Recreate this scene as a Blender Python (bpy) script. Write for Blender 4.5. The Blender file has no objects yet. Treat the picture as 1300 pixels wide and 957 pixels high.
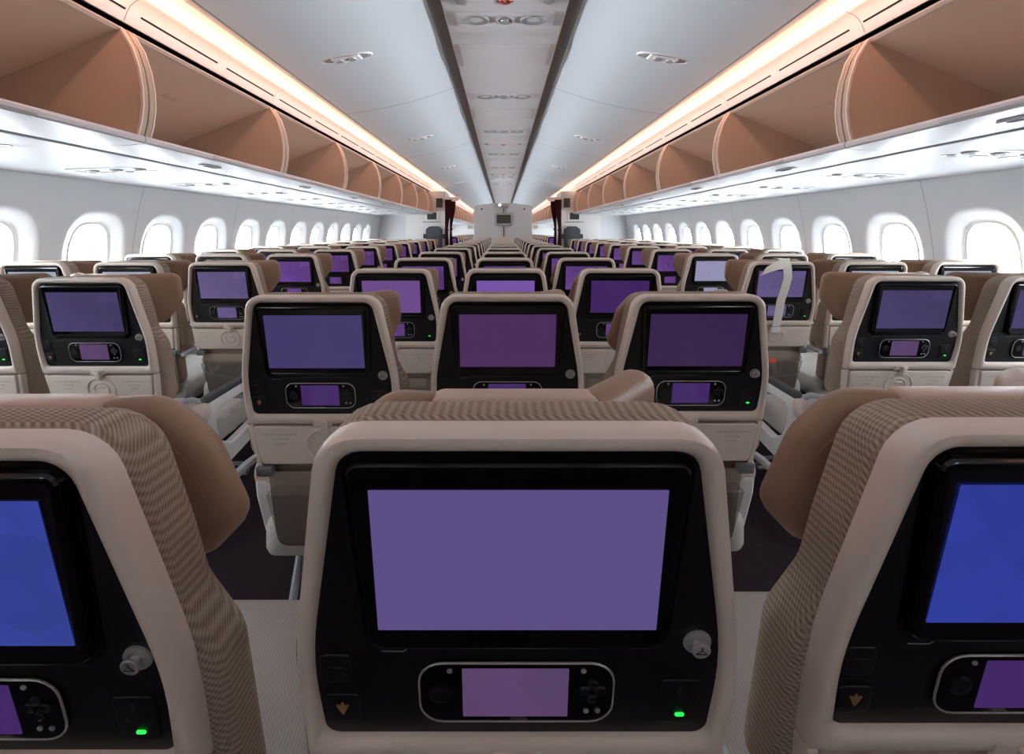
import bpy, math, random
from math import sin, cos, tan, pi, radians
random.seed(7)
S = bpy.context.scene
COL = S.collection
H0 = 1.305            # eye height
T = 0.231             # slope of the seat backs
ZS = 1.0925           # height of the top edge of a screen
PITCH = 0.8128

# ------------------------------------------------------------------ colour / materials
def lin(c):
    o = []
    for v in c:
        v /= 255.0
        o.append(v/12.92 if v <= .04045 else ((v+.055)/1.055)**2.4)
    return (o[0], o[1], o[2], 1.0)

MATS = {}
def mat(name, rgb, rough=.5, metal=0.0, spec=.5, coat=0.0, bump=None, var=None, emit=None, estr=1.0):
    if name in MATS: return MATS[name]
    m = bpy.data.materials.new(name); m.use_nodes = True
    nt = m.node_tree; b = nt.nodes['Principled BSDF']
    b.inputs['Base Color'].default_value = lin(rgb)
    b.inputs['Roughness'].default_value = rough
    b.inputs['Metallic'].default_value = metal
    b.inputs['Specular IOR Level'].default_value = spec
    b.inputs['Coat Weight'].default_value = coat
    if emit:
        b.inputs['Emission Color'].default_value = lin(emit)
        b.inputs['Emission Strength'].default_value = estr
    tc = nt.nodes.new('ShaderNodeTexCoord')
    if var:                                     # faint large blotches: (scale, amount)
        n = nt.nodes.new('ShaderNodeTexNoise'); n.inputs['Scale'].default_value = var[0]; n.inputs['Detail'].default_value = 3
        nt.links.new(tc.outputs['Object'], n.inputs['Vector'])
        mr = nt.nodes.new('ShaderNodeMapRange'); mr.inputs[3].default_value = 1-var[1]; mr.inputs[4].default_value = 1+var[1]
        nt.links.new(n.outputs['Fac'], mr.inputs[0])
        mx = nt.nodes.new('ShaderNodeMix'); mx.data_type = 'RGBA'; mx.blend_type = 'MULTIPLY'
        mx.inputs[0].default_value = 1; mx.inputs[6].default_value = lin(rgb)
        nt.links.new(mr.outputs[0], mx.inputs[7]); nt.links.new(mx.outputs[2], b.inputs['Base Color'])
    if bump:                                    # fine grain: (scale, strength)
        n = nt.nodes.new('ShaderNodeTexNoise'); n.inputs['Scale'].default_value = bump[0]; n.inputs['Detail'].default_value = 4
        nt.links.new(tc.outputs['Object'], n.inputs['Vector'])
        bp = nt.nodes.new('ShaderNodeBump'); bp.inputs['Strength'].default_value = bump[1]; bp.inputs['Distance'].default_value = .002
        nt.links.new(n.outputs['Fac'], bp.inputs['Height']); nt.links.new(bp.outputs[0], b.inputs['Normal'])
    MATS[name] = m
    return m

def weave(name, c1, c2, step, strength=.6):
    m = bpy.data.materials.new(name); m.use_nodes = True
    nt = m.node_tree; L = nt.links; b = nt.nodes['Principled BSDF']
    b.inputs['Roughness'].default_value = .9; b.inputs['Specular IOR Level'].default_value = .15
    tc = nt.nodes.new('ShaderNodeTexCoord'); sp = nt.nodes.new('ShaderNodeSeparateXYZ')
    L.new(tc.outputs['Object'], sp.inputs[0])
    def M(op, a, bb=None):
        n = nt.nodes.new('ShaderNodeMath'); n.operation = op
        for i, v in enumerate((a, bb)):
            if v is None: continue
            if isinstance(v, (int, float)): n.inputs[i].default_value = v
            else: L.new(v, n.inputs[i])
        return n.outputs[0]
    k = 2*pi/step
    yz = M('SUBTRACT', sp.outputs['Z'], sp.outputs['Y'])
    sx = M('SINE', M('MULTIPLY', M('ADD', sp.outputs['X'], sp.outputs['Y']), k))
    sz = M('SINE', M('MULTIPLY', yz, k))
    h = M('ADD', M('MULTIPLY', M('MULTIPLY', sx, sz), .5), .5)
    mx = nt.nodes.new('ShaderNodeMix'); mx.data_type = 'RGBA'; mx.clamp_factor = True
    mx.inputs[6].default_value = lin(c1); mx.inputs[7].default_value = lin(c2)
    L.new(h, mx.inputs[0]); L.new(mx.outputs[2], b.inputs['Base Color'])
    bp = nt.nodes.new('ShaderNodeBump'); bp.inputs['Strength'].default_value = strength; bp.inputs['Distance'].default_value = .0015
    L.new(h, bp.inputs['Height']); L.new(bp.outputs[0], b.inputs['Normal'])
    return m

def screen_mat(name, rgb, pattern=0.0, gain=1.0):
    if name in MATS: return MATS[name]
    m = bpy.data.materials.new(name); m.use_nodes = True
    nt = m.node_tree; b = nt.nodes['Principled BSDF']
    b.inputs['Base Color'].default_value = (.004, .004, .005, 1)
    b.inputs['Roughness'].default_value = .10; b.inputs['Specular IOR Level'].default_value = .3
    b.inputs['Emission Color'].default_value = lin(rgb); gain *= .85; b.inputs['Emission Strength'].default_value = gain
    if pattern:
        tc = nt.nodes.new('ShaderNodeTexCoord')
        v = nt.nodes.new('ShaderNodeTexVoronoi'); v.inputs['Scale'].default_value = 11
        v2 = nt.nodes.new('ShaderNodeTexVoronoi'); v2.inputs['Scale'].default_value = 17; v2.feature = 'DISTANCE_TO_EDGE'
        nt.links.new(tc.outputs['Object'], v.inputs['Vector']); nt.links.new(tc.outputs['Object'], v2.inputs['Vector'])
        sp = nt.nodes.new('ShaderNodeSeparateColor'); nt.links.new(v.outputs['Color'], sp.inputs[0])
        ad = nt.nodes.new('ShaderNodeMath'); ad.operation = 'ADD'
        nt.links.new(sp.outputs[0], ad.inputs[0]); nt.links.new(v2.outputs['Distance'], ad.inputs[1])
        mr = nt.nodes.new('ShaderNodeMapRange'); mr.inputs[2].default_value = 1.3
        mr.inputs[3].default_value = gain*(1-pattern); mr.inputs[4].default_value = gain*(1+pattern)
        nt.links.new(ad.outputs[0], mr.inputs[0]); nt.links.new(mr.outputs[0], b.inputs['Emission Strength'])
    MATS[name] = m
    return m

M_TRIM = mat('warm_white_plastic', (216, 201, 188), .38, bump=(900, .05))
M_TRAY = mat('beige_plastic', (210, 196, 183), .42, bump=(1200, .08))
M_WHITE = mat('white_plastic', (232, 231, 228), .35)
M_BLACK = mat('black_plastic', (17, 15, 20), .42, spec=.4, bump=(1500, .06))
M_GLASS = mat('black_glass', (9, 8, 11), .14, spec=.5)
M_GREY = mat('grey_plastic', (110, 112, 114), .5)
M_POCK = mat('taupe_pocket', (150, 136, 122), .7)
M_DGREY = mat('dark_grey_pad', (62, 64, 68), .6)
M_LGREY = mat('pale_grey_metal', (176, 182, 188), .35, metal=.3)
M_CHROME = mat('brushed_metal', (186, 184, 181), .3, metal=.4)
M_GOLD = mat('gold_mark', (186, 150, 92), .4, metal=.5)
M_INK = mat('placard_ink', (120, 108, 98), .8)
M_DINK = mat('dark_ink', (40, 38, 38), .6)
M_LEATHER = mat('tan_leather', (148, 118, 96), .45, spec=.4, bump=(260, .25), var=(9, .06))
M_LPAD = mat('pale_tan_leather', (190, 162, 143), .42, spec=.45, bump=(260, .2), var=(9, .04))
M_FABRIC = weave('taupe_weave', (130, 111, 94), (186, 169, 152), .0084, .8)
M_SEATFAB = weave('pale_grey_weave', (160, 157, 150), (196, 194, 188), .006, .4)
M_CARPET = mat('dark_carpet', (46, 38, 44), .95, spec=.1, bump=(500, .6), var=(60, .25))
M_CEIL = mat('ceiling_panel_white', (214, 222, 226), .5)
M_CHAN = mat('service_panel_white', (240, 240, 241), .42)
M_GAPD = mat('grey_gap_lining', (165, 162, 158), .8)
M_WALL = mat('sidewall_white', (202, 206, 209), .5)
M_BULK = mat('bulkhead_white', (216, 215, 213), .5)
M_BINW = mat('bin_underside_white', (178, 181, 184), .42, spec=.4)
M_BINLIP = mat('bin_lip', (224, 214, 212), .35)
M_BIN = mat('bin_liner_tan', (200, 173, 152), .6, var=(3, .02))
M_BINRIM = mat('bin_rim_pale', (240, 218, 204), .35)
M_FASC = mat('fascia_pale', (240, 226, 216), .4)
M_DARK = mat('dark_slot', (30, 24, 22), .8)
M_SEAM = mat('panel_seam_grey', (150, 156, 160), .7)
M_COVE = mat('cove_light_peach', (255, 226, 205), .5, emit=(255, 188, 156), estr=1.1)
M_WASH = mat('wall_wash_light', (255, 255, 255), .5, emit=(240, 246, 255), estr=2.0)
M_LENS = mat('reading_light_lens', (168, 168, 168), .25)
M_GREEN = mat('green_indicator', (20, 200, 60), .4, emit=(40, 235, 80), estr=1.2)
M_RED = mat('red_mark', (190, 50, 40), .5)
M_CURT = mat('maroon_curtain', (74, 34, 40), .9, spec=.1, var=(14, .1))
M_STRAP = mat('silvery_strap', (226, 222, 216), .3, spec=.6, bump=(120, .3))
M_ORANGE = mat('orange_tag', (235, 92, 60), .5)
M_HULL = mat('hull_lining', (150, 150, 150), .9)
M_JUMP = mat('charcoal_upholstery', (66, 72, 80), .8)
M_MON = mat('switched_off_screen', (74, 76, 68), .25)
M_MON2 = mat('dark_screen', (36, 46, 44), .25)
M_BELT = mat('cream_webbing', (222, 210, 190), .7)

def pane_material(name, tint, refl):
    m = bpy.data.materials.new(name); m.use_nodes = True
    nt = m.node_tree; nt.nodes.remove(nt.nodes['Principled BSDF']); out = nt.nodes['Material Output']
    tr = nt.nodes.new('ShaderNodeBsdfTransparent'); tr.inputs[0].default_value = tint
    gl = nt.nodes.new('ShaderNodeBsdfGlossy'); gl.inputs['Roughness'].default_value = .08
    mx = nt.nodes.new('ShaderNodeMixShader'); mx.inputs[0].default_value = refl
    nt.links.new(tr.outputs[0], mx.inputs[1]); nt.links.new(gl.outputs[0], mx.inputs[2]); nt.links.new(mx.outputs[0], out.inputs[0])
    return m
M_PANE = pane_material('window_acrylic', (.97, .98, 1, 1), .05)
M_FILM = pane_material('clear_film', (.86, .87, .88, 1), .22)

# ------------------------------------------------------------------ mesh helpers
def rpoly(pts):
    """rounded polygon from (x, y, r) corners, 6 points per corner"""
    out = []; n = len(pts)
    for i in range(n):
        x, y, r = pts[i]; px, py, _ = pts[i-1]; qx, qy, _ = pts[(i+1) % n]
        a = (px-x, py-y); b = (qx-x, qy-y)
        la = math.hypot(*a); lb = math.hypot(*b)
        a = (a[0]/la, a[1]/la); b = (b[0]/lb, b[1]/lb)
        c = max(-1, min(1, a[0]*b[0]+a[1]*b[1])); ang = math.acos(c)
        d = min(r/max(tan(ang/2), 1e-6), la*.48, lb*.48)
        rr = d*tan(ang/2)
        p0 = (x+a[0]*d, y+a[1]*d); p1 = (x+b[0]*d, y+b[1]*d)
        bis = (a[0]+b[0], a[1]+b[1]); lbis = math.hypot(*bis)
        if lbis < 1e-5 or rr < 1e-6:
            for k in range(6): out.append((p0[0]+(p1[0]-p0[0])*k/5, p0[1]+(p1[1]-p0[1])*k/5))
            continue
        dc = math.hypot(d, rr); cx, cy = x+bis[0]/lbis*dc, y+bis[1]/lbis*dc
        a0 = math.atan2(p0[1]-cy, p0[0]-cx); a1 = math.atan2(p1[1]-cy, p1[0]-cx)
        da = (a1-a0+pi) % (2*pi)-pi
        for k in range(6):
            t = a0+da*k/5; out.append((cx+rr*cos(t), cy+rr*sin(t)))
    return out

def sym(pts):
    """mirror right-hand corners (top to bottom) into a closed outline, counter-clockwise from the top left going down"""
    return rpoly([(-x, y, r) for x, y, r in pts] + [(x, y, r) for x, y, r in reversed(pts)])

def rrect(cx, cy, w, h, r):
    return rpoly([(cx-w/2, cy+h/2, r), (cx-w/2, cy-h/2, r), (cx+w/2, cy-h/2, r), (cx+w/2, cy+h/2, r)])

def inset(poly, d):
    n = len(poly); out = []
    for i in range(n):
        ax, ay = poly[i-1]; bx, by = poly[(i+1) % n]; x, y = poly[i]
        tx, ty = bx-ax, by-ay; l = math.hypot(tx, ty) or 1
        out.append((x-ty/l*d, y+tx/l*d))       # left of travel = inside for counter-clockwise
    return out

class MB:
    def __init__(s): s.v = []; s.f = []
    def loops(s, loops, cap0=True, cap1=True, closed=True):
        base = len(s.v); n = len(loops[0])
        for lp in loops: s.v.extend(lp)
        for a in range(len(loops)-1):
            for i in range(n if closed else n-1):
                j = (i+1) % n
                s.f.append((base+a*n+i, base+a*n+j, base+(a+1)*n+j, base+(a+1)*n+i))
        if cap0: s.f.append(tuple(base+i for i in reversed(range(n))))
        if cap1: s.f.append(tuple(base+(len(loops)-1)*n+i for i in range(n)))
        return s
    def quad(s, *p):
        b = len(s.v); s.v.extend(p); s.f.append(tuple(range(b, b+len(p)))); return s
    def box(s, x0, x1, y0, y1, z0, z1):
        return s.loops([[(x0, y0, z0), (x1, y0, z0), (x1, y1, z0), (x0, y1, z0)], [(x0, y0, z1), (x1, y0, z1), (x1, y1, z1), (x0, y1, z1)]])
    def slab(s, poly, f, d0, d1, bev=0.0, bev0=0.0):
        """outline poly pushed from depth d0 to d1; f(u, v, d) gives the point; bevelled at d1 (and at d0)"""
        L = []; sg = 1 if d1 > d0 else -1
        if bev0:
            for a in (0, .5, 1): L.append((bev0*(1-sin(a*pi/2)), d0+sg*bev0*(1-cos(a*pi/2))))
        else: L.append((0, d0))
        if bev:
            for a in (0, .33, .67, 1): L.append((bev*(1-cos(a*pi/2)), d1-sg*bev*(1-sin(a*pi/2))))
        else: L.append((0, d1))
        return s.loops([[f(u, v, d) for u, v in (inset(poly, i) if i else poly)] for i, d in L])
    def tube(s, pts, r, n=8, closed=False):
        from mathutils import Vector
        P = [Vector(p) for p in pts]; L = []; prev = None
        for i, p in enumerate(P):
            if closed: t = P[(i+1) % len(P)]-P[i-1]
            else: t = P[min(i+1, len(P)-1)]-P[max(i-1, 0)]
            t.normalize()
            if prev is None:
                up = Vector((0, 0, 1)) if abs(t.z) < .9 else Vector((1, 0, 0)); a = t.cross(up).normalized()
            else: a = (prev-t*prev.dot(t)).normalized()
            prev = a; b = t.cross(a)
            L.append([tuple(p+a*r*cos(2*pi*k/n)+b*r*sin(2*pi*k/n)) for k in range(n)])
        if closed: L.append(L[0]); return s.loops(L, False, False)
        return s.loops(L)
    def pad(s, poly, f, d0, d1, r):
        """soft upholstered pad: outline pushed from d0 to d1 with rounded, crowned edges"""
        L = []; h = min(r, abs(d1-d0)*.5)
        for a in range(0, 6): t = a/5*pi/2; L.append((r*(1-sin(t)), d0+h*(1-cos(t))))
        for a in range(1, 7): t = a/6*pi/2; L.append((r*(1-cos(t)), d1-h*(1-sin(t))))
        return s.loops([[f(u, v, d) for u, v in (inset(poly, i) if i > 1e-7 else poly)] for i, d in L])
    def lathe(s, prof, f, n=20):
        """prof = (radius, depth) pairs; f(u, v, d)"""
        return s.loops([[f(r*cos(2*pi*k/n), r*sin(2*pi*k/n), d) for k in range(n)] for r, d in prof])
    def build(s, name, m, parent=None, ang=38, flip=False):
        me = bpy.data.meshes.new(name); me.from_pydata(s.v, [], s.f)
        me.materials.append(m); me.update()
        import bmesh
        bm = bmesh.new(); bm.from_mesh(me); bmesh.ops.recalc_face_normals(bm, faces=bm.faces); bm.to_mesh(me); bm.free()
        me.shade_smooth(); me.set_sharp_from_angle(angle=radians(ang))
        o = bpy.data.objects.new(name, me); COL.objects.link(o)
        if parent: o.parent = parent
        return o

def tag(o, label=None, cat=None, group=None, kind=None):
    if label: o['label'] = label
    if cat: o['category'] = cat
    if group: o['group'] = group
    if kind: o['kind'] = kind
    return o
def thing(name, label, cat, loc=(0, 0, 0), group=None):
    o = bpy.data.objects.new(name, None); COL.objects.link(o); o.location = loc; o.empty_display_size = .1
    return tag(o, label, cat, group)
def struct(o): o['kind'] = 'structure'; return o

KIDS = {}
def dup(root, loc, label):
    r = root.copy(); COL.objects.link(r); r.location = loc; r['label'] = label
    for ch in list(root.children):
        c = ch.copy(); COL.objects.link(c); c.parent = r
        for g in ch.children:
            d = g.copy(); COL.objects.link(d); d.parent = c
    return r
def walk(o):
    for c in o.children:
        yield c
        for g in c.children: yield g

# ------------------------------------------------------------------ seat
def bk(u, v, d):            # u across, v height, d depth ahead of the back plane (towards the nose)
    return (u, (ZS-v)*T+d, v)

def text_mesh(lines, name, m, parent, f, size, z0, gap, cx=0):
    vs = MB()
    for i, (s, k) in enumerate(lines):
        cu = bpy.data.curves.new('placard', 'FONT'); cu.body = s; cu.size = size*k; cu.align_x = 'CENTER'
        to = bpy.data.objects.new('placard', cu); COL.objects.link(to)
        dg = bpy.context.evaluated_depsgraph_get(); me = bpy.data.meshes.new_from_object(to.evaluated_get(dg))
        b = len(vs.v)
        for v in me.vertices: vs.v.append(f(cx+v.co.x, z0-i*gap+v.co.y, 0))
        for p in me.polygons: vs.f.append(tuple(b+i2 for i2 in p.vertices))
        bpy.data.objects.remove(to); bpy.data.curves.remove(cu); bpy.data.meshes.remove(me)
    return vs.build(name, m, parent)

def make_seat(name, full=True, wings=('flat', 'flat'), arms=(0, 0), htop=1.135):
    """arms = (left, right): 0 none, 1 plain armrest, 2 looped aisle armrest"""
    r = bpy.data.objects.new(name, None); COL.objects.link(r); r.empty_display_size = .1
    # woven back cushion
    out = sym([(.168, 1.143, .05), (.186, 1.02, .1), (.192, .955, .06), (.221, .895, .06), (.221, .70, .04), (.178, .615, .04), (.172, .46, .03)])
    mb = MB()
    mb.loops([[bk(u, v, d) for u, v in inset(out, i)] for i, d in
              ((.012, .0145), (.004, .019), (0, .028), (0, .060), (.004, .071), (.012, .080), (.03, .086))])
    mb.build('backrest_cushion', M_FABRIC, r)
    # pale plastic surround of the seat back
    o = sym([(.166, 1.1425, .042), (.206, .910, .55), (.203, .786, .008)])
    i_ = sym([(.148, 1.1245, .024), (.1895, .910, .40), (.183, .818, .014)])
    def mix(t): return [(a[0]+(b[0]-a[0])*t, a[1]+(b[1]-a[1])*t) for a, b in zip(o, i_)]
    mb = MB()
    mb.loops([[bk(u, v, d) for u, v in mix(t)] for t, d in
              ((.0, .016), (0, .002), (.06, -.006), (.22, -.0115), (.5, -.013), (.8, -.0115), (.95, -.007), (1, .002))], True, False)
    sh = mb.build('back_shell', M_TRIM, r, 50)
    # black panel carrying the screen
    bp = MB().slab(inset(i_, -.001), bk, .002, -.003).build('monitor_surround', M_BLACK, r)
    bo = sym([(.1425, 1.116, .012), (.133, .927, .016)])
    mb = MB()
    mb.loops([[bk(u, v, d) for u, v in inset(bo, i)] for i, d in
              ((-.006, -.003), (-.006, -.0044), (-.001, -.0042), (0, -.0042), (0, -.010), (.002, -.0128), (.005, -.0138), (.008, -.0135), (.010, -.0125))], False, True)
    bz = mb.build('screen_bezel', M_GLASS, r, 30)
    sc = MB().slab(rrect(0, 1.0215, .247, .142, .0008), bk, -.0120, -.0131).build('screen', SCREENS['violet'], bz)
    # handset in its cradle
    hp = rrect(0, .871, .182, .070, .022)
    hs = MB().slab(hp, bk, -.002, -.0075, .002).build('handset', M_GLASS, r)
    if full:
        ring = [bk(u, v, -.0068) for u, v in hp]
        MB().tube(ring, .0011, 6, True).build('handset_edge', M_CHROME, hs)
    MB().slab(rrect(-.001, .872, .099, .057, .001), bk, -.007, -.0082).build('handset_screen', SCREENS['violet'], hs)
    if full:
        for q, (cx, cz, rr) in enumerate(((-.071, .872, .011), (.064, .876, .0055), (.078, .876, .0055), (.071, .884, .005), (.071, .866, .005))):
            MB().lathe([(rr, 0), (rr, .0022), (rr*.8, .003), (rr*.55, .0022)], lambda u, v, d, cx=cx, cz=cz: bk(cx+u, cz+v, -.0074-d), 14).build('control_pad' if q == 0 else 'handset_button', M_BLACK, hs)
        for (cx, cz) in ((-.062, .898), (.062, .898), (.066, .850), (.077, .850)):
            MB().lathe([(.0026, 0), (.0026, .001)], lambda u, v, d, cx=cx, cz=cz: bk(cx+u, cz+v, -.0074-d), 10).build('handset_mark', M_LGREY, hs)
    # coat hook
    mb = MB()
    f = lambda u, v, d: bk(.166+u, .927+v, -.003-d)
    mb.lathe([(.013, 0), (.0125, .002), (.009, .0022), (.005, .0022), (.0045, .0075), (.0080, .0083), (.0083, .0104), (.0075, .0110)], f, 18)
    hk = mb.build('coat_hook', M_CHROME, r)
    if full:
        g = lambda u, v: bk(.166+u, .927+v, -.0146)
        MB().tube([g(-.005, -.0022), g(0, .0018), g(.005, -.0022)], .0005, 5, True).tube([g(0, .0018), g(.0005, .0036), g(-.0012, .0044)], .0005, 5).build('hanger_mark', M_DINK, hk)
        # sockets
        so = MB().slab(rrect(.154, .858, .038, .052, .005), bk, -.002, -.0055, .0015).build('power_socket', M_BLACK, r)
        mb = MB()
        mb.slab(rrect(.154, .872, .004, .014, .001), bk, -.005, -.0062)
        mb.slab(rrect(.146, .858, .004, .004, .001), bk, -.005, -.0062); mb.slab(rrect(.162, .858, .004, .004, .001), bk, -.005, -.0062)
        mb.build('socket_holes', M_DINK, so)
        MB().slab(rrect(.156, .843, .009, .0042, .002), bk, -.005, -.0068, .0008).build('green_indicator', M_GREEN, so)
        j = MB().slab(rrect(-.168, .897, .030, .034, .006), bk, -.002, -.0055, .0015).build('usb_port', M_BLACK, r)
        MB().slab(rrect(-.168, .900, .012, .0035, .001), bk, -.005, -.0063).build('port_slot', M_DINK, j)
        j = MB().slab(rrect(-.165, .850, .032, .034, .006), bk, -.002, -.0055, .0015).build('headphone_jack', M_BLACK, r)
        MB().slab(rpoly([(-.172, .856, .001), (-.165, .842, .001), (-.158, .856, .001), (-.163, .854, .001), (-.165, .860, .001), (-.167, .854, .001)]), bk, -.005, -.0064).build('gold_mark', M_GOLD, j)
        # seam below the screen
        MB().tube([bk(-.125, .916, -.0032), bk(-.105, .916, -.0036), bk(-.099, .921, -.0036), bk(.09, .921, -.0036)], .0006, 5).build('panel_seam', M_GREY, bp)
    # tray table
    tp = sym([(.189, .782, .006), (.176, .668, .012)])
    tr = MB().slab(tp, bk, .006, -.011, .004).build('tray_table', M_TRAY, r)
    if full:
        rg = [bk(.050*cos(a*pi/14), .728+.046*sin(a*pi/14), -.0108) for a in range(28)]
        rg2 = [bk(.026*cos(a*pi/10), .730+.024*sin(a*pi/10), -.0108) for a in range(20)]
        MB().tube(rg, .0032, 6, True).tube(rg2, .0028, 6, True).slab(rrect(0, .736, .03, .008, .004), bk, -.010, -.0135, .002).build('cup_ring', M_TRAY, tr)
        text_mesh([('FASTEN SEAT BELT WHILE SEATED', 1), ('LIFE VEST UNDER', .95), ('YOUR SEAT', .95)], 'placard', M_INK, tr,
                  lambda u, v, d: bk(u, v, -.0114), .0058, .757, .0135, -.118)
        text_mesh([('FASTEN SEAT BELT WHILE SEATED', 1), ('LIFE VEST UNDER', .95), ('YOUR SEAT', .95)], 'placard', M_INK, tr,
                  lambda u, v, d: bk(u, v, -.0114), .0058, .757, .0135, .122)
        lt = MB().slab(rrect(0, .795, .050, .020, .003), bk, -.008, -.0150, .0015).build('tray_latch', M_TRAY, r)
        MB().slab(rrect(.004, .784, .017, .036, .003), bk, -.011, -.0235, .003).build('latch_knob', M_TRAY, lt)
        for s in (-1, 1):
            MB().slab(rpoly([(s*.1965-.0065, .785, .002), (s*.184-.0065, .655, .002), (s*.184+.0065, .655, .002), (s*.1965+.0065, .785, .002)]),
                      bk, .03, -.006, .002).build('tray_arm', M_TRIM, r)
            MB().slab(rrect(s*.172, .647, .044, .030, .004), bk, .006, -.016, .003).build('tray_hinge', M_GREY, r)
    # pocket under the tray
    mb = MB().slab(sym([(.168, .640, .01), (.166, .40, .03)]), bk, .004, -.004, .003)
    pk = mb.build('seat_pocket', M_POCK, r)
    if full:
        fp = sym([(.160, .60, .01), (.158, .405, .03)])
        mb = MB()
        mb.loops([[bk(u, v, d - (.035*max(0, min(1, (v-.40)/.2)) if d < -.005 else 0)) for u, v in inset(fp, i)] for i, d in ((0, -.0045), (.002, -.010), (.008, -.012))], False, True)
        mb.build('pocket_film', M_FILM, pk)
    # bottom cushion
    cu = MB()
    cp = rrect(0, .42, .442, .52, .05)
    ff = lambda u, v, d: (u, v, d+.03*max(0, (v-.2))/.5)
    cu.slab(cp, ff, .36, .465, .035, .02)
    cu.build('seat_cushion', M_SEATFAB, r)
    # headrest: a pale centre pad and two tan wings
    hb = .965
    y0 = (ZS-1.05)*T
    hd = MB()
    pad = rrect(0, (htop+hb)/2, .178, htop-hb, .014)
    hd.pad(pad, bk, .080, .130, .013)
    hr = hd.build('headrest', M_LPAD, r, 70)
    for s, kind in zip((-1, 1), wings):
        a = {'flat': radians(10), 'fold': radians(50), 'half': radians(37)}[kind]
        wl = {'flat': .122, 'fold': .148, 'half': .162}[kind]
        if kind == 'flat': wp = rpoly([(0, htop-.001, .008), (0, hb-.02, .012), (wl*.66, hb-.022, .022), (wl, hb+.020, .030), (wl*.80, htop-.055, .06), (wl*.48, htop-.001, .05)])
        else: wp = rpoly([(0, htop-.001, .012), (0, hb-.014, .012), (wl*.58, hb-.014, .05), (wl, hb+.070, .07), (wl, htop-.002, .030)])
        def wf(u, v, d, s=s, a=a):
            x = .0875+u*cos(a)-d*sin(a); y = .088+u*sin(a)+d*cos(a)
            return bk(s*x, v, y)
        MB().pad(wp, wf, -.004, .044, .022).build('headrest_wing', M_LEATHER, hr, 70)
        sm = [wf(u, v, -.0040) for u, v in inset(wp, .024)]
        MB().tube(sm, .0011, 5, True).build('wing_seam', M_LEATHER, hr) if full and kind == 'flat' else None
    # armrests
    for s, k in zip((-1, 1), arms):
        if not k: continue
        X = s*.245
        fx = lambda u, v, d, X=X: (X+d, u, v)
        if k == 1:
            ar = MB().slab(rpoly([(.26, .615, .02), (.235, .575, .02), (.26, .535, .02), (.64, .565, .02), (.66, .60, .012), (.655, .615, .008)]), fx, -.017, .017, .006, .006).build('armrest', M_WHITE, r)
            MB().slab(rpoly([(.27, .626, .004), (.27, .612, .003), (.655, .612, .003), (.655, .626, .004)]), fx, -.016, .016, .004, .004).build('arm_pad', M_DGREY, ar)
        else:
            n = 40; ou = rpoly([(.262, .605, .035), (.215, .555, .03), (.225, .50, .05), (.285, .345, .07), (.42, .29, .06), (.70, .33, .06), (.74, .43, .05), (.70, .615, .03)])
            inn = rpoly([(.335, .560, .02), (.325, .525, .01), (.335, .48, .02), (.365, .415, .04), (.44, .375, .03), (.64, .40, .03), (.665, .45, .02), (.63, .565, .03)])
            mb = MB(); L = []
            def at(pl, d): return [(X+d, u, v) for u, v in pl]
            i2 = inset(inn, -.006); o2 = inset(ou, .006)
            for lp in (at(inn, -.013), at(i2, -.0195), at(o2, -.0195), at(ou, -.013), at(ou, .013), at(o2, .0195), at(i2, .0195), at(inn, .013), at(inn, -.013)): L.append(lp)
            mb.loops(L, False, False)
            ar = mb.build('armrest', M_WHITE, r)
            MB().slab(rpoly([(.285, .628, .006), (.262, .602, .004), (.70, .612, .003), (.70, .63, .006)]), fx, -.019, .019, .005, .005).build('arm_pad', M_DGREY, ar)
            cap = MB().lathe([(.030, -.021), (.036, -.017), (.036, .017), (.030, .021)], lambda u, v, d: (X+d*1.12, .252+u, .570+v*1.15), 20).build('arm_hinge_cap', M_TRIM, ar)
        if full:
            pts = [(X-s*.012, .10+.16*sin(t*pi/16), .60+.055*cos(t*pi/16)) for t in range(-2, 9)]
            MB().tube(pts, .011, 8).build('hinge_bracket', M_LGREY, ar)
    # understructure
    MB().box(-.243, .243, .30, .36, .285, .345).build('cross_beam', M_DGREY, r)
    for s in (-1, 1):
        xx = s*.17
        mb = MB().tube([(xx, .33, .30), (xx, .26, .16), (xx, .21, .012)], .013, 8).tube([(xx, .35, .30), (xx, .50, .14), (xx, .60, .012)], .013, 8)
        mb.box(xx-.018, xx+.018, .16, .66, 0.0, .016)
        mb.build('leg', M_LGREY, r)
    if full or arms[0] == 2 or arms[1] == 2:
        b = [(-.22, .40, .30), (-.22, .60, .20), (-.215, .66, .14), (-.20, .675, .115), (.20, .675, .115), (.215, .66, .14), (.22, .60, .20), (.22, .40, .30)]
        MB().tube(b, .009, 8).build('baggage_bar', M_LGREY, r)
    if full and 2 in arms:
        s = -1 if arms[0] == 2 else 1
        pts = [(s*.205, .26, .50), (s*.19, .33, .508), (s*.15, .38, .512), (s*.12, .44, .514), (s*.15, .47, .522)]
        MB().tube(pts, .014, 6).build('seat_belt', M_BELT, r)
    return r

SCREENS = {}
def scr(key, rgb, pat=0.0, gain=1.0):
    SCREENS[key] = screen_mat('lit_screen_'+key.replace(' ', '_'), rgb, pat, gain)
scr('violet', (90, 57, 120), .30); scr('slate violet', (93, 78, 133)); scr('blue', (54, 66, 150), .14); scr('deep blue', (46, 58, 148), .14)
scr('indigo', (68, 58, 107)); scr('plum', (75, 46, 92)); scr('dark plum', (56, 36, 74))
scr('lilac', (107, 76, 138)); scr('bright lilac', (117, 84, 167)); scr('deep purple', (62, 36, 95))
scr('dusky violet', (68, 60, 102), .16); scr('greyish violet', (94, 82, 128), .14); scr('pale lavender', (147, 145, 178))
scr('painted glare', (158, 166, 186), .08); scr('purple', (98, 62, 134), .22); scr('handset purple', (66, 40, 100)); scr('handset mauve', (88, 66, 104), .12)  # palest of these paints window glare into the screen glow

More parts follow.
